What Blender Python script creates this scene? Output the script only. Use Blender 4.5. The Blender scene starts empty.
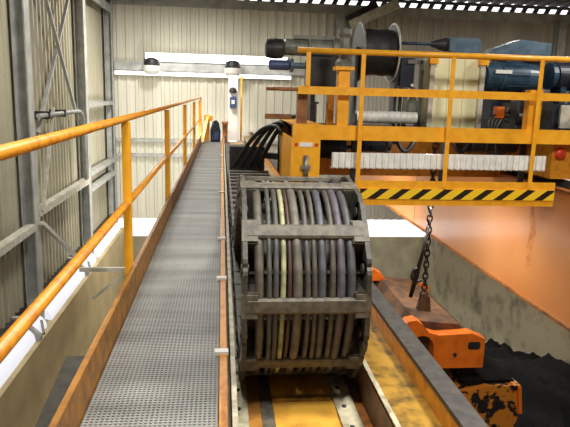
import bpy, math, random
from mathutils import Vector, Matrix
random.seed(7)
S = bpy.context.scene
COL = S.collection
PI = math.pi

# ------------------------------------------------------------------ materials
def srgb(r, g, b):
    f = lambda c: (c/255/12.92) if c/255 <= .04045 else ((c/255+.055)/1.055)**2.4
    return (f(r), f(g), f(b), 1)

def mat(name, c1, c2=None, rough=.5, metal=0., scale=6., detail=6., lo=.4, hi=.62, bump=0., stretch=(1, 1, 1), spec=.5, coat=0.):
    """painted / weathered surface: two real colours mixed by object-space noise"""
    m = bpy.data.materials.new(name); m.use_nodes = True
    nt = m.node_tree; N = nt.nodes; L = nt.links
    b = N['Principled BSDF']
    b.inputs['Roughness'].default_value = rough
    b.inputs['Metallic'].default_value = metal
    b.inputs['Specular IOR Level'].default_value = spec
    b.inputs['Coat Weight'].default_value = coat
    b.inputs['Coat Roughness'].default_value = .12
    b.inputs['Base Color'].default_value = c1
    if c2 is not None or bump:
        tc = N.new('ShaderNodeTexCoord'); mp = N.new('ShaderNodeMapping')
        mp.inputs['Scale'].default_value = stretch
        no = N.new('ShaderNodeTexNoise'); no.inputs['Scale'].default_value = scale; no.inputs['Detail'].default_value = detail
        L.new(tc.outputs['Object'], mp.inputs['Vector']); L.new(mp.outputs['Vector'], no.inputs['Vector'])
        if c2 is not None:
            cr = N.new('ShaderNodeValToRGB')
            cr.color_ramp.elements[0].position = lo; cr.color_ramp.elements[0].color = c1
            cr.color_ramp.elements[1].position = hi; cr.color_ramp.elements[1].color = c2
            L.new(no.outputs['Fac'], cr.inputs['Fac']); L.new(cr.outputs['Color'], b.inputs['Base Color'])
        if bump:
            bp = N.new('ShaderNodeBump'); bp.inputs['Strength'].default_value = bump; bp.inputs['Distance'].default_value = .02
            L.new(no.outputs['Fac'], bp.inputs['Height']); L.new(bp.outputs['Normal'], b.inputs['Normal'])
    return m

def emit(name, col, strength):
    m = bpy.data.materials.new(name); m.use_nodes = True
    b = m.node_tree.nodes['Principled BSDF']
    b.inputs['Base Color'].default_value = (.8, .8, .8, 1)
    b.inputs['Emission Color'].default_value = col
    b.inputs['Emission Strength'].default_value = strength
    return m

M = {}
M['orange'] = mat('safety_orange_paint', srgb(250, 180, 44), srgb(240, 164, 34), .38, scale=9)
M['rail_orange'] = mat('worn_orange_paint', srgb(216, 144, 34), srgb(182, 110, 30), .42, scale=14, lo=.45, hi=.7)
M['toe'] = mat('rusty_orange_paint', srgb(168, 116, 46), srgb(130, 86, 38), .5, scale=10)
M['rust'] = mat('brown_orange_steel', srgb(160, 100, 44), srgb(112, 72, 38), .55, scale=8)
M['girder'] = mat('orange_gloss_girder_paint', srgb(210, 138, 74), srgb(200, 122, 56), .3, scale=1.5, stretch=(1, .6, .3), lo=.4, hi=.7, spec=.8, coat=.7)
M['streak'] = mat('rust_stain', srgb(178, 106, 52), srgb(206, 134, 70), .45, scale=9, lo=.4, hi=.6)
M['yellow_dirty'] = mat('dirty_yellow_plate', srgb(176, 136, 58), srgb(98, 80, 46), .34, scale=13, lo=.42, hi=.68, spec=.6)
M['yellow_floor'] = mat('yellow_floor_plate', srgb(220, 166, 66), srgb(176, 124, 48), .4, scale=7, lo=.45, hi=.75)
M['galv'] = mat('galvanised_steel', srgb(150, 150, 146), srgb(118, 118, 116), .42, .55, scale=18)
M['grate'] = mat('galvanised_grating', srgb(152, 151, 146), srgb(112, 112, 108), .5, .1, scale=1.6, stretch=(.4, 2.2, 1), lo=.35, hi=.65)
M['column'] = mat('grey_painted_steel', srgb(176, 177, 172), srgb(150, 151, 148), .5, scale=3)
M['pale'] = mat('pale_grey_steel', srgb(196, 192, 176), srgb(168, 164, 148), .5, scale=7)
M['edge'] = mat('light_grey_angle', srgb(186, 178, 152), srgb(142, 134, 112), .45, scale=16)
M['chainbar'] = mat('dusty_grey_polymer', srgb(100, 93, 79), srgb(70, 65, 56), .6, scale=22)
M['chainside'] = mat('dark_grey_polymer', srgb(74, 69, 60), srgb(48, 45, 40), .6, scale=22)
M['black'] = mat('black_rubber', srgb(26, 25, 25), srgb(38, 37, 36), .55, scale=10)
M['duct'] = mat('dull_dark_grey_steel', srgb(92, 88, 78), srgb(72, 69, 62), .7, scale=4)
M['dark'] = mat('dark_steel', srgb(48, 48, 50), srgb(32, 32, 34), .5, scale=9)
M['railtop'] = mat('worn_rail_steel', srgb(76, 72, 68), srgb(58, 55, 53), .65, .1, scale=15)
M['navy'] = mat('navy_machine_paint', srgb(30, 38, 56), srgb(22, 26, 38), .45, scale=8)
M['teal'] = mat('blue_motor_paint', srgb(46, 74, 94), srgb(32, 54, 72), .35, scale=6)
M['bluegrey'] = mat('blue_grey_paint', srgb(96, 120, 136), srgb(72, 94, 110), .45, scale=6)
M['blue'] = mat('blue_paint', srgb(64, 84, 132), srgb(52, 66, 104), .45, scale=6)
M['gear'] = mat('grey_green_casting', srgb(122, 124, 112), srgb(90, 92, 84), .45, scale=9)
M['cream'] = mat('cream_sheet_steel', srgb(242, 238, 196), srgb(230, 226, 182), .45, scale=3)
M['white'] = mat('white_enamel', srgb(240, 240, 236), srgb(228, 228, 222), .4, scale=3)
M['tray'] = mat('bright_zinc', srgb(246, 246, 240), srgb(228, 228, 222), .4, scale=8)
M['red'] = mat('red_plastic', srgb(200, 60, 30), None, .35)
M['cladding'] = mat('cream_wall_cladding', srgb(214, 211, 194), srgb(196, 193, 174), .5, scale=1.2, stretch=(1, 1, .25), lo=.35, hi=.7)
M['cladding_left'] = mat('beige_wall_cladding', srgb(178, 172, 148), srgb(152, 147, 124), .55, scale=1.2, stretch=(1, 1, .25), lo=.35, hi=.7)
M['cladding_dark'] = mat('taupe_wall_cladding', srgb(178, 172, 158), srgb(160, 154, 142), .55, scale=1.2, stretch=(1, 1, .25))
M['roof'] = mat('dark_roof_deck', srgb(92, 92, 96), srgb(78, 78, 82), .6, scale=2)
M['concrete'] = mat('grey_concrete', srgb(168, 160, 132), srgb(138, 130, 106), .8, scale=1.8, detail=9, lo=.3, hi=.7, bump=.15)
M['concrete_warm'] = mat('tan_concrete', srgb(190, 174, 132), srgb(168, 152, 112), .8, scale=1.4, detail=9, lo=.3, hi=.7, bump=.1)
M['concrete_stain'] = mat('stained_concrete', srgb(176, 168, 142), srgb(104, 98, 82), .85, scale=2.2, detail=10, lo=.5, hi=.78, bump=.2)
M['waste'] = mat('black_waste', srgb(15, 14, 14), srgb(8, 8, 8), .9, scale=14, detail=9, bump=.6, spec=.15)
M['grab_orange'] = mat('grab_orange_paint', srgb(228, 116, 26), srgb(198, 92, 22), .42, scale=6, lo=.4, hi=.75)
M['grab_rust'] = mat('grab_rusty_top', srgb(104, 70, 40), srgb(64, 48, 34), .8, scale=5)
M['grab_dirty'] = mat('dirt_caked_bucket', srgb(196, 118, 30), srgb(22, 20, 18), .6, scale=7.5, detail=4, lo=.5, hi=.55)
M['glow'] = emit('fluorescent_tube', (1, .98, .94, 1), 3.2)
M['daylight_pane'] = emit('daylit_translucent_pane', (.93, .94, 1, 1), 1.15)
M['side_pane'] = emit('daylit_side_pane', (.90, .92, 1, 1), .78)
M['side_pane'].node_tree.nodes['Principled BSDF'].inputs['Base Color'].default_value = (.3, .3, .32, 1)
M['lining'] = mat('brown_worn_steel', srgb(116, 84, 52), srgb(76, 60, 46), .55, scale=9)
M['steelwire'] = mat('black_chain_steel', srgb(52, 46, 42), srgb(34, 30, 28), .5, .4, scale=20)

def hazard_mat():
    m = bpy.data.materials.new('yellow_black_hazard_stripe'); m.use_nodes = True
    nt = m.node_tree; N = nt.nodes; L = nt.links; b = N['Principled BSDF']
    tc = N.new('ShaderNodeTexCoord'); sp = N.new('ShaderNodeSeparateXYZ'); L.new(tc.outputs['Object'], sp.inputs[0])
    mu = N.new('ShaderNodeMath'); mu.operation = 'MULTIPLY_ADD'; mu.inputs[1].default_value = -1.35
    L.new(sp.outputs['Z'], mu.inputs[0]); L.new(sp.outputs['X'], mu.inputs[2])
    dv = N.new('ShaderNodeMath'); dv.operation = 'DIVIDE'; dv.inputs[1].default_value = .262; L.new(mu.outputs[0], dv.inputs[0])
    fr = N.new('ShaderNodeMath'); fr.operation = 'FRACT'; L.new(dv.outputs[0], fr.inputs[0])
    lt = N.new('ShaderNodeMath'); lt.operation = 'LESS_THAN'; lt.inputs[1].default_value = .43; L.new(fr.outputs[0], lt.inputs[0])
    mx = N.new('ShaderNodeMix'); mx.data_type = 'RGBA'
    mx.inputs['A'].default_value = srgb(250, 205, 40); mx.inputs['B'].default_value = srgb(30, 24, 18)
    L.new(lt.outputs[0], mx.inputs['Factor']); L.new(mx.outputs['Result'], b.inputs['Base Color'])
    b.inputs['Roughness'].default_value = .45
    return m
M['hazard'] = hazard_mat()

# ------------------------------------------------------------------ mesh builder
class MB:
    def __init__(s): s.v = []; s.f = []; s.sm = []
    def add(s, vs, fs, smooth=False):
        o = len(s.v); s.v += [tuple(v) for v in vs]
        for f in fs: s.f.append([i+o for i in f]); s.sm.append(smooth)
        return s
    def box(s, x0, x1, y0, y1, z0, z1, bev=0.):
        if bev > 0:
            return s.prism([(x0+bev, z0), (x1-bev, z0), (x1, z0+bev), (x1, z1-bev), (x1-bev, z1), (x0+bev, z1), (x0, z1-bev), (x0, z0+bev)], y0, y1)
        vs = [(x, y, z) for x in (x0, x1) for y in (y0, y1) for z in (z0, z1)]
        return s.add(vs, [(0, 1, 3, 2), (4, 6, 7, 5), (0, 4, 5, 1), (2, 3, 7, 6), (0, 2, 6, 4), (1, 5, 7, 3)])
    def prism(s, pts, a, b, axis='Y'):
        """outline extruded; axis Y: pts=(x,z), X: pts=(y,z), Z: pts=(x,y)"""
        n = len(pts)
        P = {'Y': lambda p, t: (p[0], t, p[1]), 'X': lambda p, t: (t, p[0], p[1]), 'Z': lambda p, t: (p[0], p[1], t)}[axis]
        vs = [P(p, a) for p in pts] + [P(p, b) for p in pts]
        fs = [tuple(range(n))[::-1], tuple(range(n, 2*n))] + [(i, (i+1) % n, n+(i+1) % n, n+i) for i in range(n)]
        return s.add(vs, fs)
    def tube(s, pts, r, n=10, cap=True):
        pts = [Vector(p) for p in pts]; rings = []
        d0 = (pts[1]-pts[0]).normalized()
        ref = Vector((0, 0, 1)) if abs(d0.z) < .9 else Vector((1, 0, 0))
        u = d0.cross(ref).normalized()
        for i, p in enumerate(pts):
            a = pts[max(i-1, 0)]; b = pts[min(i+1, len(pts)-1)]
            d = (b-a).normalized(); u = (u - d*u.dot(d)).normalized(); w = d.cross(u)
            rr = r[i] if isinstance(r, (list, tuple)) else r
            rings.append([p + rr*(math.cos(2*PI*k/n)*u + math.sin(2*PI*k/n)*w) for k in range(n)])
        o = len(s.v)
        vs = [v for R in rings for v in R]
        fs = [(i*n+k, i*n+(k+1) % n, (i+1)*n+(k+1) % n, (i+1)*n+k) for i in range(len(pts)-1) for k in range(n)]
        s.add(vs, fs, True)
        if cap:
            for c in (list(range(n))[::-1], [(len(pts)-1)*n+k for k in range(n)]):
                s.f.append([o+i for i in c]); s.sm.append(False)
        return s
    def lathe(s, prof, c, axis='X', n=28):
        """prof = [(t along axis, radius)]"""
        A = {'X': (Vector((1, 0, 0)), Vector((0, 1, 0)), Vector((0, 0, 1))), 'Y': (Vector((0, 1, 0)), Vector((0, 0, 1)), Vector((1, 0, 0))),
             'Z': (Vector((0, 0, 1)), Vector((1, 0, 0)), Vector((0, 1, 0)))}[axis]
        c = Vector(c); o = len(s.v)
        vs = [c + A[0]*t + r*(math.cos(2*PI*k/n)*A[1] + math.sin(2*PI*k/n)*A[2]) for t, r in prof for k in range(n)]
        fs = [(i*n+k, i*n+(k+1) % n, (i+1)*n+(k+1) % n, (i+1)*n+k) for i in range(len(prof)-1) for k in range(n)]
        s.add(vs, fs, False)
        for c2 in (list(range(n))[::-1], [(len(prof)-1)*n+k for k in range(n)]):
            s.f.append([o+i for i in c2]); s.sm.append(False)
        return s
    def bar(s, a, b, w, h=None):
        """rectangular bar between two points"""
        h = h or w; a = Vector(a); b = Vector(b); d = (b-a).normalized()
        ref = Vector((0, 0, 1)) if abs(d.z) < .95 else Vector((0, 1, 0))
        u = d.cross(ref).normalized(); v = u.cross(d)
        vs = [p + u*x*w/2 + v*y*h/2 for p in (a, b) for x, y in ((-1, -1), (1, -1), (1, 1), (-1, 1))]
        return s.add(vs, [(0, 3, 2, 1), (4, 5, 6, 7), (0, 1, 5, 4), (1, 2, 6, 5), (2, 3, 7, 6), (3, 0, 4, 7)])
    def ibeam(s, x, y, z0, z1, w=.3, d=.3, t=.03):
        """vertical H column, flanges facing +-X"""
        s.box(x-d/2, x-d/2+t, y-w/2, y+w/2, z0, z1); s.box(x+d/2-t, x+d/2, y-w/2, y+w/2, z0, z1)
        return s.box(x-d/2+t, x+d/2-t, y-t/2, y+t/2, z0, z1)
    def mesh(s, name, m, off=(0, 0, 0)):
        me = bpy.data.meshes.new(name)
        me.from_pydata([(v[0]-off[0], v[1]-off[1], v[2]-off[2]) for v in s.v], [], s.f)
        me.polygons.foreach_set('use_smooth', s.sm)
        me.materials.append(M[m]); me.update()
        import bmesh
        bm = bmesh.new(); bm.from_mesh(me); bmesh.ops.recalc_face_normals(bm, faces=bm.faces); bm.to_mesh(me); bm.free()
        return me

def tag(o, label=None, cat=None, group=None, kind=None):
    if label: o['label'] = label
    if cat: o['category'] = cat
    if group: o['group'] = group
    if kind: o['kind'] = kind
    return o
def thing(name, label, cat, loc=(0, 0, 0), group=None, kind=None):
    o = bpy.data.objects.new(name, None); COL.objects.link(o); o.location = loc; o.empty_display_size = .1
    o['base'] = list(loc)
    return tag(o, label, cat, group, kind)
def part(name, mb, m, parent, label=None, kind=None):
    base = tuple(parent['base'])
    o = bpy.data.objects.new(name, mb.mesh(name, m, base)); COL.objects.link(o)
    o.parent = parent; o['base'] = list(base)
    return tag(o, label, kind=kind)
def solo(name, mb, m, label, cat, base, group=None, kind=None):
    o = bpy.data.objects.new(name, mb.mesh(name, m, base)); COL.objects.link(o); o.location = base; o['base'] = list(base)
    return tag(o, label, cat, group, kind)
def struct(name, mb, m, label, cat, parent=None):
    o = bpy.data.objects.new(name, mb.mesh(name, m)); COL.objects.link(o)
    return tag(o, label, cat, kind='structure')
def clear_base():
    for o in S.objects:
        if 'base' in o: del o['base']

# ------------------------------------------------------------------ the hall
XL, XR, YB, YN, ZR = -4.1, 13.6, 22.0, -5.0, 4.62     # left wall, right wall, back wall, near wall, roof
BX = 7.9                                              # right face of bunker
def corrugated(a0, a1, z0, z1, pitch, depth, const, axis):
    """trapezoidal vertical cladding; axis 'X' runs along X at y=const (ribs towards -y), 'Y' runs along Y at x=const (ribs towards +x)"""
    mb = MB(); prof = []; t = a0
    while t < a1:
        for f, d in ((0, 0), (.5, 0), (.6, 1), (.9, 1)): prof.append((t+f*pitch, d*depth))
        t += pitch
    prof = [p for p in prof if p[0] < a1] + [(a1, 0)]
    n = len(prof); th = .012
    P = (lambda p, z, k: (p[0], const-p[1]+k, z)) if axis == 'X' else (lambda p, z, k: (const+p[1]-k, p[0], z))
    vs = [P(p, z, k) for k in (0, th) for z in (z0, z1) for p in prof]
    fs = []
    for k in (0, 2*n):
        fs += [(k+i, k+i+1, k+n+i+1, k+n+i) for i in range(n-1)]
    fs += [(i, i+1, 2*n+i+1, 2*n+i) for i in range(n-1)] + [(n+i, n+i+1, 3*n+i+1, 3*n+i) for i in range(n-1)]
    return mb.add(vs, fs)

ZS0, ZS1 = -3.82, -3.15          # daylight strip between concrete and cladding
struct('wall_back', corrugated(XL, 4.15, ZS1, 4.45, .30, .05, YB, 'X'), 'cladding', 'cream ribbed metal cladding of the end wall', 'wall')
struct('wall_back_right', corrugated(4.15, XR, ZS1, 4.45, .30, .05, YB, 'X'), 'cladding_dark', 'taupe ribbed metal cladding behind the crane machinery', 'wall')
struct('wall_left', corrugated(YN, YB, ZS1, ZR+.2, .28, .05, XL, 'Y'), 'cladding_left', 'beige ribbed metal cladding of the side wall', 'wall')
struct('wall_right', MB().box(XR, XR+.1, YN, YB, -3, ZR+.2), 'cladding_dark', 'plain side wall beyond the crane', 'wall')
struct('wall_near', MB().box(XL-.1, XR+.1, YN-.1, YN, -9.5, ZR+.2), 'cladding_dark', 'end wall behind the viewer', 'wall')
struct('wall_back_concrete', MB().box(XL-.2, XR, YB-.12, YB+.25, -9.5, ZS0), 'concrete', 'grey concrete bunker wall below the bright strip', 'wall')
struct('wall_left_concrete', MB().box(XL-.2, XL+.6, YN, YB-.12, -9.5, -3.47), 'concrete_warm', 'tan concrete wall under the side cladding', 'wall')
struct('wall_right_concrete', MB().box(BX, BX+.4, YN, YB-.12, -9.5, -2.9), 'concrete_stain', 'stained concrete bunker wall under the orange girder', 'wall')
struct('trim_1', MB().box(BX+.4, XR, YN, YB-.12, -3.3, -2.9), 'concrete', 'concrete deck beyond the bunker wall', 'deck')
struct('floor', MB().box(XL, BX, YN, YB, -9.7, -9.5), 'concrete', 'bunker floor', 'floor')
# roof deck: deep trapezoidal sheet running along Y; its open rib ends let daylight in above the end wall beam
def roof():
    mb = MB(); prof = []; t = XL-.2; pitch = .44
    while t < XR+.2:
        for f, d in ((0, 0), (.42, 0), (.55, .24), (.87, .24)): prof.append((t+f*pitch, ZR+.25+d))
        t += pitch
    n = len(prof)
    vs = [(p[0], y, p[1]+k) for k in (0, .015) for y in (YN-.1, YB+.14) for p in prof]; fs = []
    for k in (0, 2*n): fs += [(k+i, k+i+1, k+n+i+1, k+n+i) for i in range(n-1)]
    fs += [(i, i+1, 2*n+i+1, 2*n+i) for i in range(n-1)] + [(n+i, n+i+1, 3*n+i+1, 3*n+i) for i in range(n-1)]
    return mb.add(vs, fs)
struct('ceiling', roof(), 'roof', 'dark profiled metal roof deck', 'roof')
struct('trim_2', MB().box(XL, XR, YB-.06, YB+.12, 4.30, ZR), 'column', 'grey steel eaves beam along the top of the end wall', 'beam')
fl = MB().box(XL, XR, YB-.03, YB+.03, ZR+.16, ZR+.26)
x = XL
while x < XR-.4:
    fl.prism([(x, ZR-.01), (x+.18, ZR-.01), (x+.27, ZR+.17), (x+.09, ZR+.17)], YB-.03, YB+.03); x += .44
struct('trim_4', fl, 'roof', 'slotted eaves filler letting daylight in under the roof', 'filler')
struct('trim_5', MB().box(XL, XL+.15, YN, YB-.1, -3.16, -3.03), 'dark', 'dark sill along the bottom of the side wall cladding', 'sill')
struct('trim_3', MB().box(XL, XR, YB+.02, YB+.2, -3.15, -3.02), 'column', 'grey sill under the end wall cladding', 'sill')

# daylight strip windows (bulging translucent panes)
def pane_left(y0, y1):
    mb = MB(); n = 8; pr = [(XL+.5-.4*(k/n)+.12*math.sin(PI*k/n), -3.46+.4*k/n) for k in range(n+1)] + [(XL+.03, -3.06), (XL+.03, -3.47)]
    return mb.prism(pr, y0, y1)
wn = 1
for y0, y1 in ((-1, 3.9), (4.0, 7.2), (7.3, 11.5), (11.65, 12.27), (12.63, 15.85), (16.0, 17.32), (17.68, 21.55)):
    struct('window_%d' % wn, pane_left(y0, y1), 'side_pane', 'bright bulging strip window pane above the tan side wall', 'window'); wn += 1
for x0, x1 in ((-4, .9), (1, 4.6), (4.7, 7.85)):
    struct('window_%d' % wn, MB().box(x0, x1, YB+.02, YB+.06, ZS0, ZS1), 'daylight_pane', 'bright strip window pane above the grey end wall', 'window'); wn += 1
for y, lab in ((11.575, 'small grey bracket between strip window panes beside the nearer steel column'), (15.925, 'small grey bracket between the strip window panes farther along the side wall')):
    t = thing('window_bracket', lab, 'bracket', (XL+.2, y, ZS0), 'brackets on the strip window')
    part('bracket_plate', MB().prism([(XL+.06, -3.465), (XL+.58, -3.465), (XL+.6, -3.36), (XL+.2, -2.98), (XL+.06, -2.98)], y-.05, y+.05), 'column', t)
    part('bracket_arm', MB().bar((XL+.64, y, -3.34), (XL+.5, y+.35, -3.2), .05), 'galv', t)

# steel columns
def column(x, y, label, z0=-3.47, z1=ZR, w=.3, d=.26):
    t = thing('steel_column', label, 'column', (x, y, z0), 'steel columns of the hall')
    part('shaft', MB().ibeam(x, y, z0+.03, z1, w, d), 'column', t)
    part('base_plate', MB().box(x-d/2-.06, x+d/2+.06, y-w/2-.06, y+w/2+.06, z0, z0+.03), 'column', t)
CX = -3.86
column(CX, 12.45, 'grey steel column at the left edge, nearest on the side wall')
column(CX, 17.5, 'grey steel column between the cross-braced bay and the corner bay')
column(CX, 21.75, 'grey steel column in the corner of the side and end walls')
for x, lab in ((4.12, 'grey steel column on the end wall with the diagonal knee brace'), (12.35, 'dark grey steel column on the end wall at the right edge')):
    t = thing('steel_column', lab, 'column', (x, 21.75, ZS0), 'steel columns of the hall')
    part('shaft', MB().box(x-.15, x+.15, 21.6, 21.62, ZS0, 4.3).box(x-.15, x+.15, 21.86, 21.88, ZS0, 4.3).box(x-.012, x+.012, 21.62, 21.86, ZS0, 4.3), 'column', t)
    part('base_plate', MB().box(x-.2, x+.2, 21.55, 21.88, ZS0-.02, ZS0), 'column', t)
kb = thing('knee_brace', 'pale and dark diagonal brace rising from the end wall column to the roof', 'brace', (4.12, 21.5, 3.4))
part('strut', MB().bar((4.4, 21.3, 3.85), (5.95, 20.9, 4.6), .2, .3), 'pale', kb)
part('strut_flange', MB().bar((4.3, 21.45, 4.05), (5.3, 21.3, 4.58), .3, .22), 'dark', kb)
part('gusset', MB().prism([(3.98, 3.1), (4.27, 3.1), (4.55, 3.55), (4.3, 3.85), (3.98, 3.75)], 21.54, 21.59), 'column', kb)

# side wall girts and bracing
def girt(y0, y1, z, h, lab, m='pale', x=-3.72):
    solo('wall_girt', MB().box(x-.06, x, y0, y1, z-h/2, z+h/2).box(x-.18, x-.06, y0, y1, z+h/2-.03, z+h/2), m, lab, 'girt', (x, y0, z), 'horizontal girts on the side wall')
girt(12.6, 17.35, -1.12, .16, 'pale horizontal girt across the cross-braced bay below the handrail')
girt(17.65, 21.6, -.96, .14, 'upper of two horizontal girts in the corner bay', 'column')
girt(17.65, 21.6, -1.43, .14, 'lower of two horizontal girts in the corner bay', 'column')
girt(17.65, 21.6, 1.0, .12, 'dark horizontal girt high in the corner bay', 'column')
girt(17.65, 21.6, -3.0, .2, 'dark sill girt at the bottom of the corner bay', 'dark')
girt(9, 12.3, -1.35, .14, 'pale horizontal girt left of the nearest side column')
girt(17.65, 21.6, 4.1, .25, 'grey eaves girt at the top of the corner bay', 'column')
for a, b, lab in (((-3.8, 13.0, .5), (-3.8, 16.4, 3.95), 'thin grey brace rod rising to the right across the side wall'),
                  ((-3.74, 13.4, 3.8), (-3.74, 16.3, .65), 'thin grey brace rod falling to the right across the side wall')):
    solo('brace_rod', MB().bar(a, b, .07, .07), 'column', lab, 'brace', a, 'brace rods on the side wall')
solo('brace_rod', MB().bar((-3.66, 12.5, -1.3), (-3.66, 15.6, -2.95), .08, .08), 'pale', 'pale diagonal brace under the lower girt of the braced bay', 'brace', (-3.66, 12.5, -1.3), 'brace rods on the side wall')
solo('brace_rod', MB().bar((-3.7, 12.75, -1.1), (-3.7, 13.9, 1.0), .06, .06), 'pale', 'short pale brace rising from the lower girt beside the nearest column', 'brace', (-3.7, 12.75, -1.1), 'brace rods on the side wall')
pp = thing('conduit_pipe', 'pale pipe with a curved elbow on the side wall above the handrail', 'pipe', (-3.7, 12.7, .86))
pts = [(-3.68, 12.7, .86), (-3.68, 16.2, .86)] + [(-3.68, 16.2+.55*math.sin(a*PI/16), .86-.55*(1-math.cos(a*PI/16))) for a in range(1, 9)] + [(-3.68, 16.75, -1.0)]
part('pipe_run', MB().tube(pts, .05, 12), 'column', pp)
for y in (13.3, 14.6): part('clamp', MB().box(-3.98, -3.61, y-.04, y+.04, .78, .94), 'dark', pp)
du = thing('duct', 'dark grey steel duct below the walkway at lower left', 'duct', (-1.55, 5.8, -2.4))
part('casing', MB().prism([(-1.78, 4.2), (-1.2, 4.2), (-1.2, 7.55), (-1.99, 7.55)], -2.4, -2.0, 'Z'), 'duct', du)
part('seam', MB().box(-1.62, -1.6, 4.25, 7.5, -2.0, -1.985), 'duct', du)
part('support', MB().box(-1.6, -1.4, 6.8, 7.0, -9.5, -2.4), 'duct', du)

# end wall: girts, lights, pipe
solo('wall_girt', MB().box(-3.7, 4.0, 21.78, 21.92, 2.12, 2.42), 'column', 'grey girt between the two light bars on the end wall', 'girt', (-3.7, 21.8, 2.2), 'horizontal girts on the end wall')
solo('wall_girt', MB().box(-3.7, 4.0, 21.8, 21.94, -.34, -.24), 'column', 'grey girt low on the end wall behind the handrail, upper one', 'girt', (-3.7, 21.8, -.3), 'horizontal girts on the end wall')
solo('wall_girt', MB().box(-3.7, 4.0, 21.8, 21.94, -.86, -.76), 'column', 'grey girt low on the end wall behind the handrail, lower one', 'girt', (-3.7, 21.8, -.8), 'horizontal girts on the end wall')
def light_bar(x0, x1, z0, z1, lab):
    t = thing('light_bar', lab, 'light', ((x0+x1)/2, 21.7, z0), 'light bars on the end wall')
    part('housing', MB().box(x0, x1, 21.74, 21.94, z0, z1), 'white', t)
    part('diffuser', MB().box(x0+.04, x1-.04, 21.64, 21.74, z0+.02, z1-.03), 'glow', t)
light_bar(-2.65, 2.3, 2.44, 2.74, 'wide glowing white light bar high on the end wall')
light_bar(-3.7, 2.45, 1.96, 2.10, 'thin glowing white light bar under the girt on the end wall')
for x, lab in ((-2.38, 'white cup lamp with dark top under the left end of the wide light bar'), (.36, 'white cup lamp with dark top above the signal mast')):
    t = thing('cup_lamp', lab, 'lamp', (x, 21.55, 2.0), 'cup lamps on the end wall')
    part('cup', MB().lathe([(0, .05), (.03, .2), (.12, .28), (.26, .3), (.3, .3)], (x, 21.32, 1.98), 'Z'), 'white', t)
    part('cap', MB().lathe([(0, .26), (.06, .27), (.2, .24), (.26, .1)], (x, 21.32, 2.28), 'Z'), 'dark', t)
    part('arm', MB().bar((x, 21.55, 2.35), (x, 21.77, 2.35), .05), 'galv', t)

# ------------------------------------------------------------------ walkway
GY0, GY1 = -1.0, 18.2
w = thing('walkway', 'long grey steel grating walkway running to the end wall', 'walkway', (-.3, 9, -.06))
g = MB()
y = GY0
while y < GY1:
    g.box(-.59, -.012, y, y+.013, -.03, 0); y += .022
x = -.585
while x < -.012:
    g.box(x, x+.009, GY0, GY1, -.022, -.001); x += .021
part('grating', g, 'grate', w)
part('toe_board', MB().box(-.607, -.597, GY0, GY1, -.06, .185).box(-.625, -.607, GY0, GY1, .165, .185), 'toe', w)
part('edge_plate', MB().box(-.002, .036, GY0, 19.4, -.06, .006), 'rail_orange', w)
for k in range(10):
    part('joist', MB().box(-.595, -.005, k*2-.6, k*2-.52, -.12, -.035), 'rust', w)
part('stringer', MB().box(-.6, -.56, GY0, GY1, -.2, -.035).box(-.05, -.004, GY0, GY1, -.2, -.062), 'rust', w)
for k, y in enumerate((3.1, 4.45, 5.75, 8.6, 11.3, 14)):
    part('clip', MB().box(-.03, .045, y-.025, y+.025, .001, .022), 'white', w, 'white clip on the walkway edge')

h = thing('handrail', 'orange handrail with two rails along the outer edge of the walkway', 'handrail', (-.66, 4.3, -.06))
part('top_rail', MB().tube([(-.66, -.5, 1.2), (-.66, 19.4, 1.27)], .024, 12), 'rail_orange', h)
part('mid_rail', MB().tube([(-.66, -.5, .62), (-.66, 19.4, .64)], .026, 12), 'rail_orange', h)
for y in (1.1, 4.28, 7.45, 11.0, 14.6, 18.2):
    pm = part('post', MB().box(-.69, -.63, y-.012, y+.012, -.12, 1.195), 'orange', h)
    part('foot_plate', MB().box(-.645, -.6075, y-.06, y+.06, -.12, .14), 'rail_orange', pm)
part('end_rail', MB().tube([(-.66, 19.4, 1.27), (-.66, 19.4, .64), (-.6, 19.4, .1)], .024, 10), 'rail_orange', h)
b = thing('walkway_bracket', 'pale steel bracket arm and strut under the walkway at the first rail post', 'bracket', (-.66, 4.4, -.1))
part('arm', MB().bar((-.612, 4.5, .07), (-1.06, 4.5, .07), .03), 'pale', b)
part('strut', MB().bar((-.7, 4.5, .06), (-.97, 4.5, -.16), .022), 'pale', b)

e = thing('end_stop', 'orange bracket post at the far end of the walkway', 'post', (-.42, 18.25, 0))
part('post', MB().box(-.5, -.36, 18.22, 18.32, 0, .78), 'orange', e)
part('brace', MB().bar((-.42, 18.2, .7), (-.56, 17.4, .0), .08), 'orange', e)
part('cap', MB().box(-.53, -.27, 18.2, 18.36, .6, .76), 'orange', e)
bag = thing('tool_bag', 'dark navy bag standing at the far end of the walkway', 'bag', (-.17, 18.05, 0))
part('body', MB().prism([(-.33, 0), (-.04, 0), (-.03, .3), (-.08, .55), (-.16, .64), (-.26, .6), (-.34, .35)], 17.9, 18.15), 'navy', bag)
part('strap', MB().tube([(-.24, 17.88, .58), (-.27, 17.84, .4), (-.24, 17.88, .1)], .015), 'black', bag)
part('pocket', MB().box(-.29, -.09, 17.86, 17.9, .08, .3, .02), 'blue', bag)
eb = thing('end_block', 'red-brown block at the far end of the cable trough beside the bag', 'block', (.1, 18.9, -.1))
part('block', MB().box(.02, .18, 18.6, 19.1, -.1, .5), 'rust', eb)
part('cap', MB().box(.0, .2, 18.55, 19.15, .5, .56), 'rust', eb)

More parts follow.
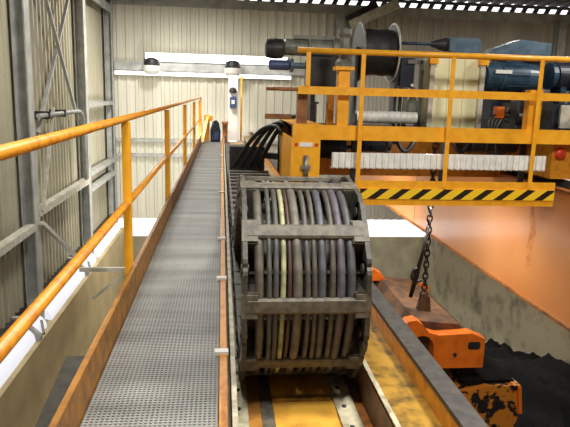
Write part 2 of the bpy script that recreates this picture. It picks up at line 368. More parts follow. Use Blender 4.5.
# signal mast
mst = thing('signal_mast', 'white mast with black beacon and blue box at the trough end', 'mast', (.34, 19.6, -.1))
part('column', MB().box(.2, .5, 19.5, 19.7, -.1, 2.0, .03), 'white', mst)
part('beacon', MB().lathe([(0, .1), (.04, .12), (.12, .1), (.16, .04)], (.34, 19.44, 1.45), 'Z', 16), 'dark', mst)
bx = part('switch_box', MB().box(.25, .46, 19.38, 19.5, .97, 1.32, .02), 'blue', mst)
part('emblem', MB().box(.3, .4, 19.365, 19.38, 1.1, 1.22), 'white', bx)
solo('pole', MB().tube([(.62, 19.6, -.1), (.62, 19.6, 2.0)], .03), 'orange', 'thin orange pole beside the white signal mast', 'pole', (.62, 19.6, -.1))

# ------------------------------------------------------------------ cable trough
TY0, TY1 = -1.0, 19.2
tr = thing('cable_trough', 'open steel trough beside the walkway holding the energy chain', 'trough', (.38, 9, -.12))
part('floor_plate', MB().box(.26, .565, TY0, TY1, -.112, -.1), 'yellow_floor', tr)
part('guide_strip', MB().box(.04, .135, TY0, TY1, -.112, -.084), 'edge', tr)
part('guide_strip', MB().box(.566, .66, TY0, TY1, -.112, -.084), 'edge', tr)
part('inner_strip', MB().box(.136, .196, TY0, TY1, -.112, -.09), 'toe', tr)
part('inner_strip', MB().box(.198, .258, TY0, TY1, -.112, -.096), 'chainbar', tr)
part('side_wall', MB().box(.045, .052, TY0, TY1, -.112, .085).box(.045, .076, TY0, TY1, .078, .085), 'edge', tr)
part('side_wall', MB().box(.722, .73, TY0, TY1, -.112, .1).box(.708, .73, TY0, TY1, .094, .102), 'edge', tr)
part('base_plate', MB().box(.04, .73, TY0, TY1, -.13, -.1125), 'rust', tr)
part('wall_lining', MB().box(.713, .722, TY0, TY1, -.10, .07), 'lining', tr)
part('cross_lip', MB().box(.262, .553, 2.74, 2.78, -.1, -.082), 'yellow_dirty', tr)
for k in range(9):
    for xx in (.09, .605):
        part('bolt', MB().lathe([(0, .011), (.008, .011), (.01, .006)], (xx, 1.7+k*.19, -.084), 'Z', 10), 'dark', tr)

# energy chain path ------------------------------------------------
YC, ZC, RC = 3.07, .45, .45
ZLOW = ZC-RC; ZUP = .21
def path():
    P = []
    y = 16.5
    while y > YC+.01: P.append((y, ZLOW)); y -= .05
    n = 60
    for i in range(n+1):
        a = -PI/2 - PI*i/n
        P.append((YC+RC*math.cos(a), ZC+RC*math.sin(a)))
    y = YC+.05
    while y < 9.2:
        t = min(1, (y-YC)/2.0); sm = 3*t*t-2*t*t*t
        P.append((y, ZC+RC-(ZC+RC-ZUP)*sm)); y += .05
    return P
P = path()
cum = [0]
for a, b2 in zip(P, P[1:]): cum.append(cum[-1]+math.dist(a, b2))
import bisect
def at(sv):
    sv = max(0, min(sv, cum[-1]-1e-6)); i = bisect.bisect_right(cum, sv)-1; t = (sv-cum[i])/(cum[i+1]-cum[i])
    return (P[i][0]+(P[i+1][0]-P[i][0])*t, P[i][1]+(P[i+1][1]-P[i][1])*t)
CX0, CX1 = .098, .685
PITCH = .312
XM = (CX0+CX1)/2; HW = (CX1-CX0)/2
ec = thing('energy_chain', 'dark grey cable carrier chain bent upright in the trough beside the walkway', 'cable chain', (.39, 3.2, -.084))
BASE = Vector(ec['base'])
HL = .153
def side_outline(hh):
    """side plate with waisted middle and rounded ends (local travel u, normal n)"""
    pts = []
    for k in range(9):
        a = -PI/2+PI*k/8; pts.append((HL+.012+.05*math.cos(a)-.02, hh*math.sin(a)))
    for k in range(9):
        a = PI/2+PI*k/8; pts.append((-HL-.012+.05*math.cos(a)+.02, hh*math.sin(a)))
    return pts
sp = MB()
for xa, xb, in ((CX0, CX0+.022), (CX1-.022, CX1)):
    sp.prism(side_outline(.088), xa-XM, xb-XM, 'X')
# inner shoulder blocks next to the plates
for sgn in (-1, 1):
    xa = sgn*(HW-.021)
    sp.prism([(-.062, -.08), (.062, -.08), (.062, .08), (-.062, .08)], min(xa, xa-sgn*.055), max(xa, xa-sgn*.055), 'X')
# added inner lid, a dark backing for the unlit bend; joins both side plates
sp.box(-HW+.01, HW-.01, -.145, .145, -.084, -.07)
link_me = sp.mesh('link', 'chainside')
def stay(n0, n1):
    pr = [(-.036, n0), (.036, n0), (.036, n1-.008), (.026, n1), (-.026, n1), (-.036, n1-.008)]
    mb = MB(); mb.prism(pr, -HW+.024, HW-.024, 'X')
    for sgn in (-1, 1): mb.prism([(-.055, n0-.006), (.055, n0-.006), (.055, n1-.002), (-.055, n1-.002)], min(sgn*(HW+.003), sgn*(HW-.07)), max(sgn*(HW+.003), sgn*(HW-.07)), 'X')
    return mb
stay_out = stay(.066, .092).mesh('cross_bar', 'chainbar')
pinm = MB()
pinm.prism([(HL+.026*math.cos(a*PI/6), .026*math.sin(a*PI/6)) for a in range(12)], -HW-.007, -HW+.03, 'X')
pin2 = MB().prism([(HL+.026*math.cos(a*PI/6), .026*math.sin(a*PI/6)) for a in range(12)], HW-.03, HW+.007, 'X').mesh('pivot_pin', 'railtop')
pin_me = pinm.mesh('pivot_pin', 'railtop')
# phase the links so that stays sit near the crown and the front of the bend
s_bot = next(c for c, p in zip(cum, P) if p[0] <= YC+.001)
s_first = s_bot + RC*math.radians(52) - PITCH/2
k0 = -int(s_first//PITCH)
sv = s_first + k0*PITCH
while sv + PITCH < cum[-1]:
    a = Vector((0, *at(sv))); b2 = Vector((0, *at(sv+PITCH)))
    u = (b2-a).normalized(); nn = Vector((1, 0, 0)).cross(u)          # n points to the outside of the bend
    mid = (a+b2)/2; mid.x = XM
    if (mid - Vector((XM, YC, ZC))).dot(nn) < 0 and mid.y < YC: nn = -nn
    rot = Matrix(((1, 0, 0), (0, u.y, nn.y), (0, u.z, nn.z))).to_4x4()
    M4 = Matrix.Translation(mid-BASE) @ rot
    lk = bpy.data.objects.new('link', link_me); COL.objects.link(lk); lk.parent = ec; lk.matrix_local = M4
    for nm, me in (('cross_bar', stay_out), ('pivot_pin', pin_me), ('pivot_pin', pin2)):
        c = bpy.data.objects.new(nm, me); COL.objects.link(c); c.parent = lk
    sv += PITCH

# hoses in the chain
HM = {}
def hose_mat(n, c):
    M[n] = mat(n, srgb(*[int(q*.9) for q in c]), srgb(*[int(q*.66) for q in c]), .55, scale=12)
specs = [(.175, .021, (106, 98, 84), 'thick grey-brown hose, leftmost inside the bent chain'),
         (.222, .011, (92, 90, 82), 'thin grey hose, second from the left inside the bent chain'),
         (.252, .013, (88, 84, 80), 'grey hose just left of the pale green hose in the chain'),
         (.283, .012, (186, 186, 138), 'pale yellow-green hose in the bent chain'),
         (.310, .009, (86, 58, 54), 'thin dark red hose right of the pale green hose'),
         (.347, .022, (118, 110, 96), 'thick grey hose in the middle of the bent chain'),
         (.396, .013, (96, 90, 84), 'grey hose just right of the thick middle hose'),
         (.430, .012, (96, 88, 76), 'brownish hose, second right of the thick middle hose'),
         (.466, .018, (92, 92, 98), 'blue-grey hose right of centre in the bent chain'),
         (.512, .014, (92, 86, 74), 'tan hose, third from the right inside the bent chain'),
         (.548, .019, (100, 92, 100), 'mauve-grey hose, second from the right inside the bent chain'),
         (.598, .020, (84, 84, 86), 'dark grey hose, rightmost inside the bent chain')]
for i, (hx, hr, hc, lab) in enumerate(specs):
    hose_mat('hose_sheath_%d' % i, hc)
    pts = []
    dn = random.uniform(0, .012)
    for k in range(0, len(P), 2):
        y, z = P[k]; ph = random.uniform(-.002, .002)
        a = P[max(k-1, 0)]; b2 = P[min(k+1, len(P)-1)]
        ty, tz = b2[0]-a[0], b2[1]-a[1]; l = math.hypot(ty, tz)
        ny, nz = -tz/l, ty/l                      # outward normal on the bend
        if ny*(y-YC)+nz*(z-ZC) < 0 and y < YC+.01: ny, nz = -ny, -nz
        off = .058-hr-dn if y < YC+.4 else 0
        if y >= YC+.4: off = 0
        sway = .008*math.sin(y*2+i*1.7)
        if y < YC+.01: sway = .006*math.sin(z*6+i)
        pts.append((hx+sway*.6, y+ny*off, z+nz*off))
    solo('hose', MB().tube(pts, hr*1.02, 8), 'hose_sheath_%d' % i, lab, 'hose', (hx, YC, ZLOW), 'hoses inside the energy chain')

# tow bracket and hoses arching to the crane
tb = thing('tow_bracket', 'dark steel bracket joining the energy chain end to the crane', 'bracket', (.4, 9.3, .1))
part('bracket_plate', MB().box(.12, .66, 9.22, 9.3, .1, .62), 'dark', tb)
part('bracket_arm', MB().bar((.4, 9.34, .5), (.86, 9.0, .5), .09), 'dark', tb)
for k in range(4):
    x0 = .2+.12*k
    pts = []
    for j in range(15):
        t = j/14
        pts.append((x0+(.7-x0*.2)*t, 9.16-.9*t - .04*k, .34+.12*k*0+ (.64+.05*k)*math.sin(min(1, t*1.25)*PI/2) - (.12 if t > .85 else 0)*(t-.85)/.15))
    solo('connecting_hose', MB().tube(pts, .032, 10), 'black',
         ['black hose arching to the crane, lowest at the left', 'black hose arching to the crane, second from the left', 'black hose arching to the crane, third from the left', 'black hose arching to the crane, topmost at the right'][k], 'hose', pts[0], 'hoses from chain to crane')
cc = thing('cable_clamp_box', 'dark junction block on the trough beyond the crane', 'box', (.38, 10.5, .1))
part('block', MB().box(.14, .64, 10.3, 10.9, .11, .42, .03), 'dark', cc)
part('lid', MB().box(.12, .66, 10.28, 10.92, .42, .45), 'dark', cc)

# ------------------------------------------------------------------ left runway: beam with rail
rb = thing('runway_beam', 'dirty yellow runway beam between the cable trough and crane rail', 'beam', (.9, 9, -1.3))
part('top_plate', MB().box(.735, 1.092, TY0, 21.5, -.06, -.03), 'yellow_dirty', rb)
part('web', MB().box(.8, .83, TY0, 21.5, -1.3, -.06).box(1.05, 1.08, TY0, 21.5, -1.3, -.06), 'rust', rb)
part('bottom_plate', MB().box(.735, 1.092, TY0, 21.5, -1.34, -1.3), 'rust', rb)
rl = thing('crane_rail', 'long dark crane rail with orange sides beside the cable trough', 'rail', (1.01, 9, -.03))
part('rail_head', MB().box(.985, 1.09, TY0, 21.5, .075, .1), 'railtop', rl)
part('rail_flank', MB().box(.99, 1.085, TY0, 21.5, -.03, .075), 'rail_orange', rl)

# ------------------------------------------------------------------ right runway girder
gx = 4.2
gd = thing('runway_girder', 'big glossy orange box girder on the right under the crane', 'girder', (4.6, 9, -1.3))
part('side_plate', MB().box(gx, gx+.02, YN+1, 19.5, -1.25, .33), 'girder', gd)
part('side_plate', MB().box(5.0, 5.02, YN+1, 19.5, -1.25, .33), 'girder', gd)
part('top_flange', MB().box(gx-.02, 5.04, YN+1, 19.5, .33, .355), 'rust', gd)
part('bottom_flange', MB().box(gx-.035, 5.055, YN+1, 19.5, -1.285, -1.25), 'rust', gd)
part('weld_seam', MB().box(gx-.004, gx, 12.5, 12.512, -1.25, .33), 'rust', gd)
st = [(7.62, .3), (7.66, .0), (7.6, -.3), (7.66, -.6), (7.62, -.82), (7.5, -.8), (7.53, -.5), (7.46, -.32), (7.55, -.05), (7.54, .3)]
part('rust_streak', MB().prism(st, gx-.0015, gx, 'X'), 'streak', gd, 'brown rust streak')
rr = thing('crane_rail', 'dark crane rail on top of the big orange girder', 'rail', (4.4, 9, .355))
part('rail_foot', MB().box(4.3, 4.5, YN+1, 19.5, .355, .375), 'dark', rr)
part('rail_head', MB().box(4.36, 4.44, YN+1, 19.5, .375, .43), 'railtop', rr)

# ------------------------------------------------------------------ overhead crane
CY = 7.0
cr = thing('overhead_crane', 'yellow-orange overhead crane bridge with handrails and hazard striped toe board', 'crane', (2.6, 7.8, .1))
part('front_beam', MB().box(.83, 4.9, CY, CY+.14, .905, 1.075), 'orange', cr)
part('rear_girder', MB().box(.83, 4.9, 8.62, 8.9, .28, 1.02), 'rail_orange', cr)
part('deck', MB().box(1.18, 4.9, CY+.14, 8.62, 1.0, 1.03), 'dark', cr)
# end carriage left
ecg = part('end_carriage', MB().box(.81, 1.155, CY, CY+.03, .3, .905).box(.83, .86, CY+.03, 8.9, .3, .9).box(1.12, 1.155, CY+.03, 8.9, .3, .9).box(.81, 1.155, CY, 8.9, 1.076, 1.085), 'orange', cr)
part('label_plate', MB().box(.905, 1.06, CY-.008, CY, .82, .87), 'white', ecg, 'white label plate')
part('bolt', MB().lathe([(0, .02), (.012, .02)], (.87, CY-.012, .845), 'Y', 12), 'red', ecg)
part('bolt', MB().lathe([(0, .02), (.012, .02)], (1.11, CY-.012, .845), 'Y', 12), 'red', ecg)
part('buffer_rod', MB().tube([(.985, CY-.04, .44), (.985, CY-.04, .72)], .03, 12), 'galv', ecg, 'galvanised upright rod')
part('buffer_clamp', MB().box(.93, 1.04, CY-.05, CY, .56, .6), 'galv', ecg)
for y in (7.35, 8.5):
    part('wheel', MB().lathe([(-.05, .17), (-.05, .19), (-.04, .19), (-.035, .17), (.035, .17), (.04, .19), (.05, .19), (.05, .17)], (1.01, y, .272), 'X', 28), 'dark', cr)
# right end carriage
ecr = part('end_carriage', MB().box(4.13, 4.75, CY+.15, CY+.18, .46, .9).box(4.13, 4.16, CY+.18, 8.62, .46, .9).box(4.72, 4.75, CY+.18, 8.62, .46, .9), 'rail_orange', cr)
part('lamp', MB().lathe([(0, .03), (.015, .06), (.04, .075), (.06, .07)], (4.225, CY+.09, .78), 'Y', 18), 'red', ecr, 'round red lamp')
for y in (7.5, 8.4):
    part('wheel', MB().lathe([(-.05, .17), (-.05, .19), (-.042, .19), (-.04, .17), (.04, .17), (.042, .19), (.05, .19), (.05, .17)], (4.4, y, .602), 'X', 28), 'dark', cr)
# box posts
for x0, x1, y0, z1, m in ((1.345, 1.475, CY+.02, 1.71, 'orange'), (3.69, 3.85, CY+.02, 1.55, 'orange'), (.875, .99, CY+.03, 1.5, 'rust'), (1.32, 1.39, 7.5, 1.45, 'rail_orange')):
    z0 = 1.075 if y0 < 7.2 else 1.03
    pc = part('box_post', MB().box(x0, x1, y0, y0+.13, z0, z1), m, cr)
    if z1 > 1.7:
        part('cap_plate', MB().box(x0-.045, x1+.045, y0-.03, y0+.17, z1, z1+.04), 'orange', pc)
        part('cone', MB().lathe([(0, .1), (.05, .1), (.09, .06), (.32, .05), (.36, .08), (.42, .08)], ((x0+x1)/2, y0+.07, z1+.04), 'Z', 16), 'gear', pc)
# front handrail
fy = CY-.06
hr = part('front_handrail', MB().tube([(.85, fy, 1.91), (4.95, fy, 1.91)], .034, 12), 'orange', cr)
part('mid_rail', MB().box(.86, 4.95, fy-.02, fy+.02, 1.425, 1.515), 'orange', hr)
part('rod', MB().tube([(.5, fy, 1.475), (.86, fy, 1.475)], .022, 10), 'rust', hr)
for x, z0 in ((.97, 1.515), (1.602, .3), (2.664, .3), (3.745, .3), (4.82, 1.0)):
    part('post', MB().box(x-.025, x+.025, fy-.03, fy-.02, z0, 1.89), 'orange', hr)
part('stub_bar', MB().box(.5, .81, CY+.04, CY+.1, 1.13, 1.19), 'rust', cr)
# lower catwalk and hazard board
tbx = part('toe_board', MB().box(1.63, 4.08, fy-.02, fy, .145, .44), 'orange', cr)
part('hazard_stripe', MB().box(1.64, 4.07, fy-.034, fy-.03, .222, .345), 'hazard', tbx, 'yellow and black diagonal warning stripe')
part('stripe_backing', MB().box(1.635, 4.075, fy-.03, fy-.02, .215, .352), 'orange', tbx)
part('catwalk_floor', MB().box(1.63, 4.08, fy, CY+.7, .145, .165), 'dark', cr)
for x in (1.7, 2.9, 4.0):
    part('hanger', MB().box(x-.03, x+.03, CY+.62, CY+.68, .165, 1.0), 'dark', cr)
# zinc cable tray with ribs
tray = MB().box(1.31, 4.0, 7.06, 7.075, .575, .755)
x = 1.32
while x < 3.96:
    tray.box(x, x+.04, 7.03, 7.06, .58, .75); x += .075
tray.box(1.31, 4.0, 7.06, 7.2, .565, .576)
ty = part('cable_tray', tray, 'tray', cr, 'bright zinc ribbed cable tray')
for x in (2.0, 3.4): part('hanger', MB().box(x-.015, x+.015, 7.16, 7.19, .57, 1.0), 'dark', ty)

# things under the deck
def motor(name, label, x0, x1, y, z, r, m, endm='dark', feet=None, group=None, cat='motor', plate=None):
    t = thing(name, label, cat, ((x0+x1)/2, y, z-r-.05 if feet is None else feet), group)
    L = x1-x0
    mb = MB().lathe([(0, r*.82), (.02*L, r), (.3*L, r), (.31*L, r*1.05), (.34*L, r*1.05), (.35*L, r), (.8*L, r), (.81*L, r*.96), (L, r*.9)], (x0, y, z), 'X', 32)
    for k in range(9):
        a = 2*PI*k/9+.2
        if True: mb.bar((x0+.37*L, y+r*1.02*math.cos(a), z+r*1.02*math.sin(a)), (x0+.78*L, y+r*1.02*math.cos(a), z+r*1.02*math.sin(a)), .012, .012)
    part('body', mb, m, t)
    part('fan_cowl', MB().lathe([(-.16*L, r*.55), (-.15*L, r*.95), (-.02*L, r*.95), (0, r*.86)], (x0, y, z), 'X', 28), endm, t)
    part('shaft', MB().tube([(x1, y, z), (x1+.08, y, z)], r*.2), 'galv', t)
    part('terminal_box', MB().box(x0+.5*L, x0+.72*L, y-.07, y+.07, z+r*.9, z+r*1.35, .01), m, t)
    if plate: part('name_plate', MB().box(plate[0], plate[1], y-r-.012, y-r+.03, plate[2], plate[3]), 'white', t, 'white name plate')
    if feet is not None:
        for fx in (x0+.2*L, x0+.75*L):
            part('foot', MB().box(fx-.04, fx+.04, y-r*.7, y+r*.7, feet, z-r*.55), endm, t)
    return t
DK = 1.03
motor('drive_motor', 'dark navy travel motor under the left end of the crane beam', 1.26, 1.6, 7.75, .76, .15, 'navy', 'black', cat='motor', group='motors under the crane deck')
motor('drive_motor', 'dark navy motor hanging behind the zinc tray right of the first', 1.82, 2.2, 7.75, .83, .12, 'navy', 'black', cat='motor', group='motors under the crane deck')
motor('drive_motor', 'black motor under the crane deck at the right of the zinc tray', 3.3, 3.95, 7.8, .84, .13, 'dark', 'black', cat='motor', group='motors under the crane deck')
for k, (xa, xb, lab) in enumerate(((2.28, 2.55, 'black hose looping under the deck above the middle of the zinc tray'), (3.05, 3.3, 'black hose looping under the deck left of the right black motor'))):
    pts = [(xa+(xb-xa)*j/10, 7.7, .99-.26*math.sin(PI*(.15+.85*j/10)*.95)) for j in range(11)]
    pts[0] = (xa, 7.7, 1.0)
    solo('looped_hose', MB().tube(pts, .03), 'black', lab, 'hose', pts[0], 'hoses under the crane deck')

# machinery on the deck
gm = thing('gear_motor', 'grey-green geared motor lying on a dark stand at the crane left end', 'motor', (1.15, 8.0, DK))
part('body', MB().lathe([(0, .09), (.02, .105), (.3, .105), (.31, .125), (.34, .125), (.35, .11), (.62, .11), (.63, .13), (.74, .13)], (.79, 8, 2.02), 'X', 28), 'gear', gm)
part('fan_cowl', MB().lathe([(0, .07), (.015, .115), (.12, .13), (.22, .125), (.24, .1)], (.55, 8, 1.995), 'X', 28), 'dark', gm)
part('cooling_rib', MB().box(.9, 1.45, 7.93, 8.07, 2.12, 2.17), 'gear', gm)
part('gearbox', MB().box(1.1, 1.46, 7.8, 8.2, 1.48, 1.9, .03), 'black', gm)
part('stand', MB().box(1.14, 1.2, 7.85, 8.15, DK, 1.48).box(1.4, 1.45, 7.85, 8.15, DK, 1.48), 'dark', gm)
part('oil_cap', MB().lathe([(0, .03), (.05, .03), (.06, .015)], (1.25, 8, 2.12), 'Z', 12), 'blue', gm)
bm_ = thing('blue_motor', 'small blue motor sticking out left of the black gearbox', 'motor', (.75, 8, 1.7))
part('body', MB().lathe([(0, .05), (.02, .065), (.26, .065), (.28, .05)], (.6, 8, 1.79), 'X', 24), 'blue', bm_)
part('flange', MB().lathe([(0, .055), (.0, .085), (.04, .085), (.05, .04), (.22, .04)], (.88, 8, 1.79), 'X', 24), 'bluegrey', bm_)
wh = thing('steel_housing', 'pale grey steel housing standing behind the rusty post', 'housing', (1.1, 8.3, DK))
part('housing', MB().box(1.08, 1.3, 8.3, 8.5, DK, 1.3, .02), 'pale', wh)
part('cover', MB().box(1.06, 1.32, 8.28, 8.52, 1.3, 1.33), 'galv', wh)

rl2 = thing('cable_reel', 'large dark cable reel with pale rims standing on the crane', 'reel', (2.0, 8.0, DK))
part('drum', MB().lathe([(0, .29), (.1, .3), (.2, .29), (.3, .3), (.42, .29)], (1.8, 8, 1.99), 'X', 40), 'black', rl2)
for x in (1.77, 2.22):
    part('flange', MB().lathe([(0, .05), (0, .36), (.02, .36), (.02, .05)], (x, 8, 1.99), 'X', 40), 'black', rl2)
    ring = [(x+.01, 8+.37*math.cos(2*PI*k/40), 1.99+.37*math.sin(2*PI*k/40)) for k in range(41)]
    part('rim', MB().tube(ring, .013, 8, False), 'pale' if x > 2 else 'gear', rl2)
part('stand', MB().box(1.72, 1.76, 7.9, 8.1, DK, 2.05).box(2.26, 2.3, 7.9, 8.1, DK, 2.05), 'dark', rl2)
part('axle', MB().tube([(1.7, 8, 1.99), (2.32, 8, 1.99)], .035), 'galv', rl2)

rd = thing('rope_drum', 'pale grey rope drum lying low on the deck below the reel', 'drum', (2.1, 8.25, DK))
part('drum', MB().lathe([(k*.04, .075 if k % 2 else .082) for k in range(21)], (1.72, 7.72, 1.16), 'X', 28), 'tray', rd)
part('cradle', MB().box(1.70, 1.72, 7.63, 7.81, DK, 1.2).box(2.52, 2.54, 7.63, 7.81, DK, 1.2), 'dark', rd)

tm = thing('drive_box', 'dark blue drive box on a grey frame right of the cable reel', 'machine', (2.5, 8.0, DK))
part('box', MB().box(2.32, 2.5, 7.85, 8.15, 1.55, 1.93, .02), 'navy', tm)
part('frame', MB().bar((2.4, 7.85, DK), (2.4, 7.85, 1.55), .05).bar((2.6, 7.85, DK), (2.6, 7.85, 1.9), .05).bar((2.4, 7.85, 1.88), (2.6, 7.85, 1.88), .05).bar((2.4, 8.1, DK), (2.4, 8.1, 1.55), .05), 'gear', tm)
part('valve', MB().lathe([(0, .05), (.1, .09), (.2, .09), (.26, .04)], (2.5, 7.85, 1.15), 'Z', 14).lathe([(0, .04), (.1, .06), (.16, .02)], (2.5, 7.85, 1.4), 'Z', 12), 'gear', tm)
part('indicator', MB().lathe([(0, .02), (.02, .02), (.025, .008)], (2.47, 7.8, 1.58), 'Y', 12), 'white', tm)

cb = thing('control_cabinet', 'tall cream control cabinet with orange top brackets on the crane', 'cabinet', (2.9, 7.6, DK))
part('body', MB().box(2.62, 3.24, 7.5, 7.9, DK, 1.93), 'cream', cb)
for x0, x1 in ((2.63, 2.82), (2.835, 3.02), (3.035, 3.23)):
    part('door', MB().box(x0, x1, 7.48, 7.5, DK+.02, 1.92), 'cream', cb)
for x in (2.6, 3.25):
    po = part('frame_post', MB().box(x-.03, x+.03, 7.42, 7.48, DK, 1.86), 'pale', cb)
    part('top_bracket', MB().box(x-.05, x+.06, 7.4, 7.5, 1.84, 1.93), 'orange', po, 'orange bracket')

motor('winch_motor', 'large blue winch motor with a white name plate on the crane', 3.42, 4.15, 7.85, 1.71, .2, 'teal', 'navy', feet=DK, plate=(3.52, 3.74, 1.76, 1.805))
pu = thing('hydraulic_unit', 'black hydraulic unit under the large blue motor', 'machine', (3.9, 7.6, DK))
part('tank', MB().box(3.6, 3.68, 7.3, 7.56, DK, 1.4).box(3.86, 4.15, 7.3, 7.56, DK, 1.42, .02), 'black', pu)
part('pump', MB().lathe([(0, .06), (.05, .09), (.2, .09), (.25, .05)], (3.68, 7.4, 1.2), 'X', 18), 'dark', pu)
part('valve_block', MB().box(3.42, 3.52, 7.3, 7.4, 1.2, 1.34), 'grab_orange', pu, 'orange valve block')
for k in range(4):
    part('pipe', MB().tube([(3.36+.03*k, 7.36, DK), (3.34+.05*k, 7.33, 1.16), (3.42+.04*k, 7.34, 1.24), (3.6, 7.36, 1.15+.06*k)], .012, 8), 'gear', pu)
part('bed', MB().box(3.34, 4.15, 7.28, 7.58, DK, 1.05), 'dark', pu)

rdv = thing('drive_shaft', 'pale blue motor with long teal shaft at the back of the crane', 'motor', (2.95, 8.45, DK))
part('shaft', MB().tube([(2.36, 8.4, 2.16), (2.95, 8.4, 2.16)], .022), 'teal', rdv)
part('coupling', MB().lathe([(0, .03), (.12, .07), (.2, .09), (.24, .09)], (2.88, 8.4, 2.16), 'X', 20), 'dark', rdv)
part('body', MB().box(3.12, 3.56, 8.28, 8.52, 2.05, 2.25, .04), 'bluegrey', rdv)
part('stand', MB().box(3.2, 3.28, 8.32, 8.48, DK, 2.05).box(3.42, 3.5, 8.32, 8.48, DK, 2.05), 'navy', rdv)
ub = thing('gearbox', 'blue-grey gearbox casing behind the large blue motor', 'gearbox', (4.25, 8.4, DK))
part('casing', MB().prism([(3.75, 2.02), (4.55, 2.02), (4.6, 2.08), (4.6, 2.22), (4.14, 2.26), (3.98, 2.2), (3.75, 2.12)], 8.3, 8.56), 'bluegrey', ub)
part('flange', MB().box(3.7, 4.62, 8.28, 8.58, 1.98, 2.02), 'navy', ub)
part('stand', MB().box(3.85, 4.5, 8.32, 8.54, DK, 1.98), 'navy', ub)
motor('hoist_motor', 'dark blue hoist motor at the right edge of the crane deck', 4.5, 5.0, 8.0, 1.76, .19, 'navy', 'teal', feet=DK)
gb = thing('junction_cabinet', 'small grey cabinet at the right end of the crane deck', 'cabinet', (4.5, 7.7, DK))
part('body', MB().box(4.3, 4.62, 7.6, 7.75, DK, 1.4, .01), 'navy', gb)
part('door', MB().box(4.42, 4.6, 7.56, 7.6, 1.08, 1.38), 'pale', gb)
part('handle', MB().box(4.57, 4.585, 7.545, 7.56, 1.2, 1.27), 'dark', gb)

# ------------------------------------------------------------------ hoist chain and grab
GX, GY = 2.95, 8.1
hc = thing('hoist_chain', 'black hoist chain hanging from the crane to the orange grab', 'chain', (GX, GY, .28))
zt, zb = .9, -1.32
n = 26; Lk = (zt-zb)/n
for k in range(n):
    zc = zt-(k+.5)*Lk; pts = []
    a = Lk*.72; wv = .036
    for j in range(17):
        t = 2*PI*j/16
        px = wv*math.cos(t); pz = a*math.sin(t)
        pts.append((GX+px, GY, zc+pz) if k % 2 else (GX, GY+px, zc+pz))
    part('link', MB().tube(pts, .012, 6, False), 'steelwire', hc)
part('shackle', MB().tube([(GX-.05, GY, -1.5), (GX-.05, GY, -1.36), (GX, GY, -1.3), (GX+.05, GY, -1.36), (GX+.05, GY, -1.5)], .018, 8), 'grab_rust', hc)
lw = thing('lifting_sling', 'short dark chain sling with hook beside the hoist chain', 'sling', (GX-.1, GY, -.3))
part('cable', MB().tube([(GX-.02, GY-.05, -.36), (GX-.1, GY-.06, -.8), (GX-.16, GY-.06, -1.1), (GX-.2, GY, -1.42)], [.018, .026, .04, .03], 8), 'steelwire', lw)
part('hook', MB().tube([(GX-.12, GY-.06, -.95), (GX-.2, GY-.06, -1.0), (GX-.23, GY-.06, -1.1), (GX-.17, GY-.06, -1.2), (GX-.08, GY-.06, -1.15)], .024, 8), 'dark', lw)

gr = thing('clamshell_grab', 'orange clamshell grab hanging by a chain over the black waste', 'grab', (3.0, 8.4, -3.4))
# beam-like head along Y
part('head_beam', MB().prism([(2.62, -2.12), (3.5, -2.12), (3.56, -1.86), (3.3, -1.66), (2.7, -1.6), (2.55, -1.8)], 7.62, 9.7), 'grab_rust', gr)
def end_plate(y0, y1):
    # plate with rounded cut-out at its lower left, full block at right
    pts = [(2.42, -1.63), (2.52, -1.54), (2.62, -1.52), (2.72, -1.58), (2.82, -1.70), (2.95, -1.74), (3.42, -1.72), (3.62, -1.80), (3.62, -2.22), (2.90, -2.22), (2.90, -1.95)]
    for k in range(6):
        a = math.radians(10+k*26); pts.append((2.73+.17*math.cos(a), -1.93+.19*math.sin(a)))
    return MB().prism(pts, y0, y1)
part('end_plate', end_plate(7.42, 7.62), 'grab_orange', gr)
part('end_plate', end_plate(9.7, 9.86), 'grab_orange', gr)
part('slot_dark', MB().box(3.38, 3.55, 7.405, 7.42, -1.94, -1.84, .02), 'black', gr)  # black plate put in as the dark inside of the slot
part('pin', MB().lathe([(0, .025), (.02, .025)], (3.2, 7.4, -2.02), 'Y', 12), 'dark', gr)
part('far_lug', MB().prism([(2.3, -1.62), (2.78, -1.62), (2.7, -1.5), (2.55, -1.42), (2.4, -1.5)], 9.5, 9.7), 'grab_orange', gr)
part('suspension_lug', MB().prism([(2.85, -1.64), (3.06, -1.65), (3.03, -1.42), (2.97, -1.36), (2.9, -1.42)], 8.06, 8.14), 'grab_rust', gr)
part('hinge', MB().lathe([(0, .12), (.1, .14), (1.9, .14), (2.0, .12)], (2.73, 7.66, -1.96), 'Y', 20), 'grab_rust', gr)
for y in (7.7, 8.2): part('link_arm', MB().bar((3.05, y, -2.1), (3.35, y, -2.75), .16, .1), 'grab_rust', gr)
for y in (7.7, 8.2): part('link_arm', MB().bar((2.75, y, -2.1), (2.3, y, -2.75), .16, .1), 'grab_rust', gr)
def shell(sg):
    out = [(sg*.08, -2.66), (sg*.62, -2.5), (sg*1.08, -2.5), (sg*1.14, -2.9), (sg*1.04, -3.3), (sg*.55, -3.6), (sg*.08, -3.68)]
    o = [(3.08+p[0], p[1]) for p in out]
    return MB().prism(o, 7.4, 8.3)
for sg in (1, -1):
    sh = part('bucket_shell', shell(sg), 'grab_dirty', gr, 'dirt-caked bucket half')
    part('lip', MB().box(*sorted((3.08+sg*1.0, 3.08+sg*1.1)), 7.37, 7.6, -2.53, -2.48), 'grab_dirty', sh)
    part('rib', MB().bar((3.08+sg*1.08, 7.38, -2.5), (3.08+sg*1.13, 7.38, -2.9), .05), 'grab_orange', sh)
    part('load', MB().box(*sorted((3.08+sg*.3, 3.08+sg*1.06)), 7.5, 8.28, -2.52, -2.45, .02), 'waste', sh, 'black waste on the bucket')

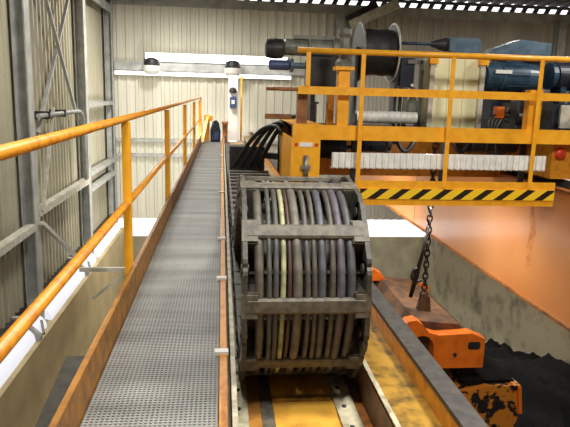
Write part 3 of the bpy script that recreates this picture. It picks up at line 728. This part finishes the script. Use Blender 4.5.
# ------------------------------------------------------------------ waste heap
def heap():
    from mathutils import noise
    mb = MB(); nx, ny = 90, 110; vs = []
    for j in range(ny+1):
        for i in range(nx+1):
            x = 1.3+(BX-.01-1.3)*i/nx; y = 1+(YB-.13-1)*j/ny
            z = -4.2-(max(0, y-11.5))*.31
            z -= max(0, 5-y)*.25
            z -= max(0, 3.2-x)*.25
            q = Vector((x, y, 0))
            z += .5*noise.noise(q*.5)+.25*noise.noise(q*1.6)+.13*noise.noise(q*4)+.06*noise.noise(q*9)
            vs.append((x, y, min(z, -3.72)))
    mb.add(vs, [(j*(nx+1)+i, j*(nx+1)+i+1, (j+1)*(nx+1)+i+1, (j+1)*(nx+1)+i) for j in range(ny) for i in range(nx)], True)
    # skirt down to the bunker floor so the heap is a solid body
    rim = [i for i in range(nx+1)] + [j*(nx+1)+nx for j in range(1, ny+1)] + [ny*(nx+1)+i for i in range(nx-1, -1, -1)] + [j*(nx+1) for j in range(ny-1, 0, -1)]
    o = len(mb.v); mb.v += [(mb.v[i][0], mb.v[i][1], -9.5) for i in rim]; m = len(rim)
    for k in range(m):
        mb.f.append([rim[k], rim[(k+1) % m], o+(k+1) % m, o+k]); mb.sm.append(False)
    mb.f.append([o+k for k in range(m)]); mb.sm.append(False)
    return mb
solo('waste_heap', heap(), 'waste', 'broad heap of black waste filling the bunker below the grab', 'heap', (4.6, 10, -9.5), kind='stuff')

# ------------------------------------------------------------------ light
wd = bpy.data.worlds.new('sky'); S.world = wd; wd.use_nodes = True
wd.node_tree.nodes['Background'].inputs[0].default_value = (.95, .97, 1, 1)
wd.node_tree.nodes['Background'].inputs[1].default_value = 2.0
def area(name, loc, size, power, col=(1, .9, .74), rot=(0, 0, 0), sy=None):
    l = bpy.data.lights.new(name, 'AREA'); l.energy = power; l.color = col; l.size = size
    if sy: l.shape = 'RECTANGLE'; l.size_y = sy
    o = bpy.data.objects.new(name, l); COL.objects.link(o); o.location = loc; o.rotation_euler = rot
    return o
W_ = (1, .965, .9)  # unseen area lights without fixtures, added under the roof to brighten the hall
area('roof_fill', (-.2, 1.3, 4.4), .7, 190, W_)
area('roof_fill', (-1.2, 10.5, 4.4), .8, 270, W_)
area('roof_fill', (-1.4, 17.5, 4.4), .9, 440, W_)
area('roof_fill', (2.2, 2.2, 4.4), .7, 300, W_)  # added to light the crane front and tray
area('roof_fill', (6.6, 6.0, 4.4), .8, 240, W_)
area('roof_fill', (6.6, 14, 4.4), .8, 200, W_)
area('roof_fill', (9.5, 14.5, 4.2), .9, 480, W_)  # added to brighten the right part of the end wall
pl = bpy.data.lights.new('under_deck_fill', 'POINT'); pl.energy = 9; pl.color = W_; pl.shadow_soft_size = .08  # unseen fill added under the deck to brighten the rear girder
po = bpy.data.objects.new('under_deck_fill', pl); COL.objects.link(po); po.location = (2.62, 7.4, .9)
# floodlight below the crane; unseen fills added for the corner walls and bunker
area('crane_floodlight', (3.0, 8.2, .1), .4, 65, W_)
area('corner_wall_fill', (-.9, 17.0, -.6), .5, 200, W_, (math.radians(60), 0, math.radians(25)))
area('bunker_fill', (2.4, 13.0, -.2), .5, 190, W_, (math.radians(25), 0, math.radians(-20)))

# ------------------------------------------------------------------ camera
yaw, pitch, roll = math.radians(6.19), math.radians(11.1), math.radians(1.6)
fw = Vector((math.sin(yaw)*math.cos(pitch), math.cos(yaw)*math.cos(pitch), -math.sin(pitch)))
r0 = Vector((math.cos(yaw), -math.sin(yaw), 0)); u0 = r0.cross(fw)
r = math.cos(roll)*r0 + math.sin(roll)*u0; u = -math.sin(roll)*r0 + math.cos(roll)*u0
cd = bpy.data.cameras.new('camera'); cam = bpy.data.objects.new('camera', cd); COL.objects.link(cam)
cam.matrix_world = Matrix(((r.x, u.x, -fw.x, 0), (r.y, u.y, -fw.y, 0), (r.z, u.z, -fw.z, 1.4), (0, 0, 0, 1)))
cd.sensor_width = 36; cd.sensor_fit = 'HORIZONTAL'; cd.lens = 36*600/570
cd.clip_start = .05; cd.clip_end = 200
S.camera = cam
S.view_settings.view_transform = 'Standard'; S.view_settings.look = 'None'
S.view_settings.gamma = 1; S.view_settings.use_curve_mapping = False
S.view_settings.exposure = 0
clear_base()
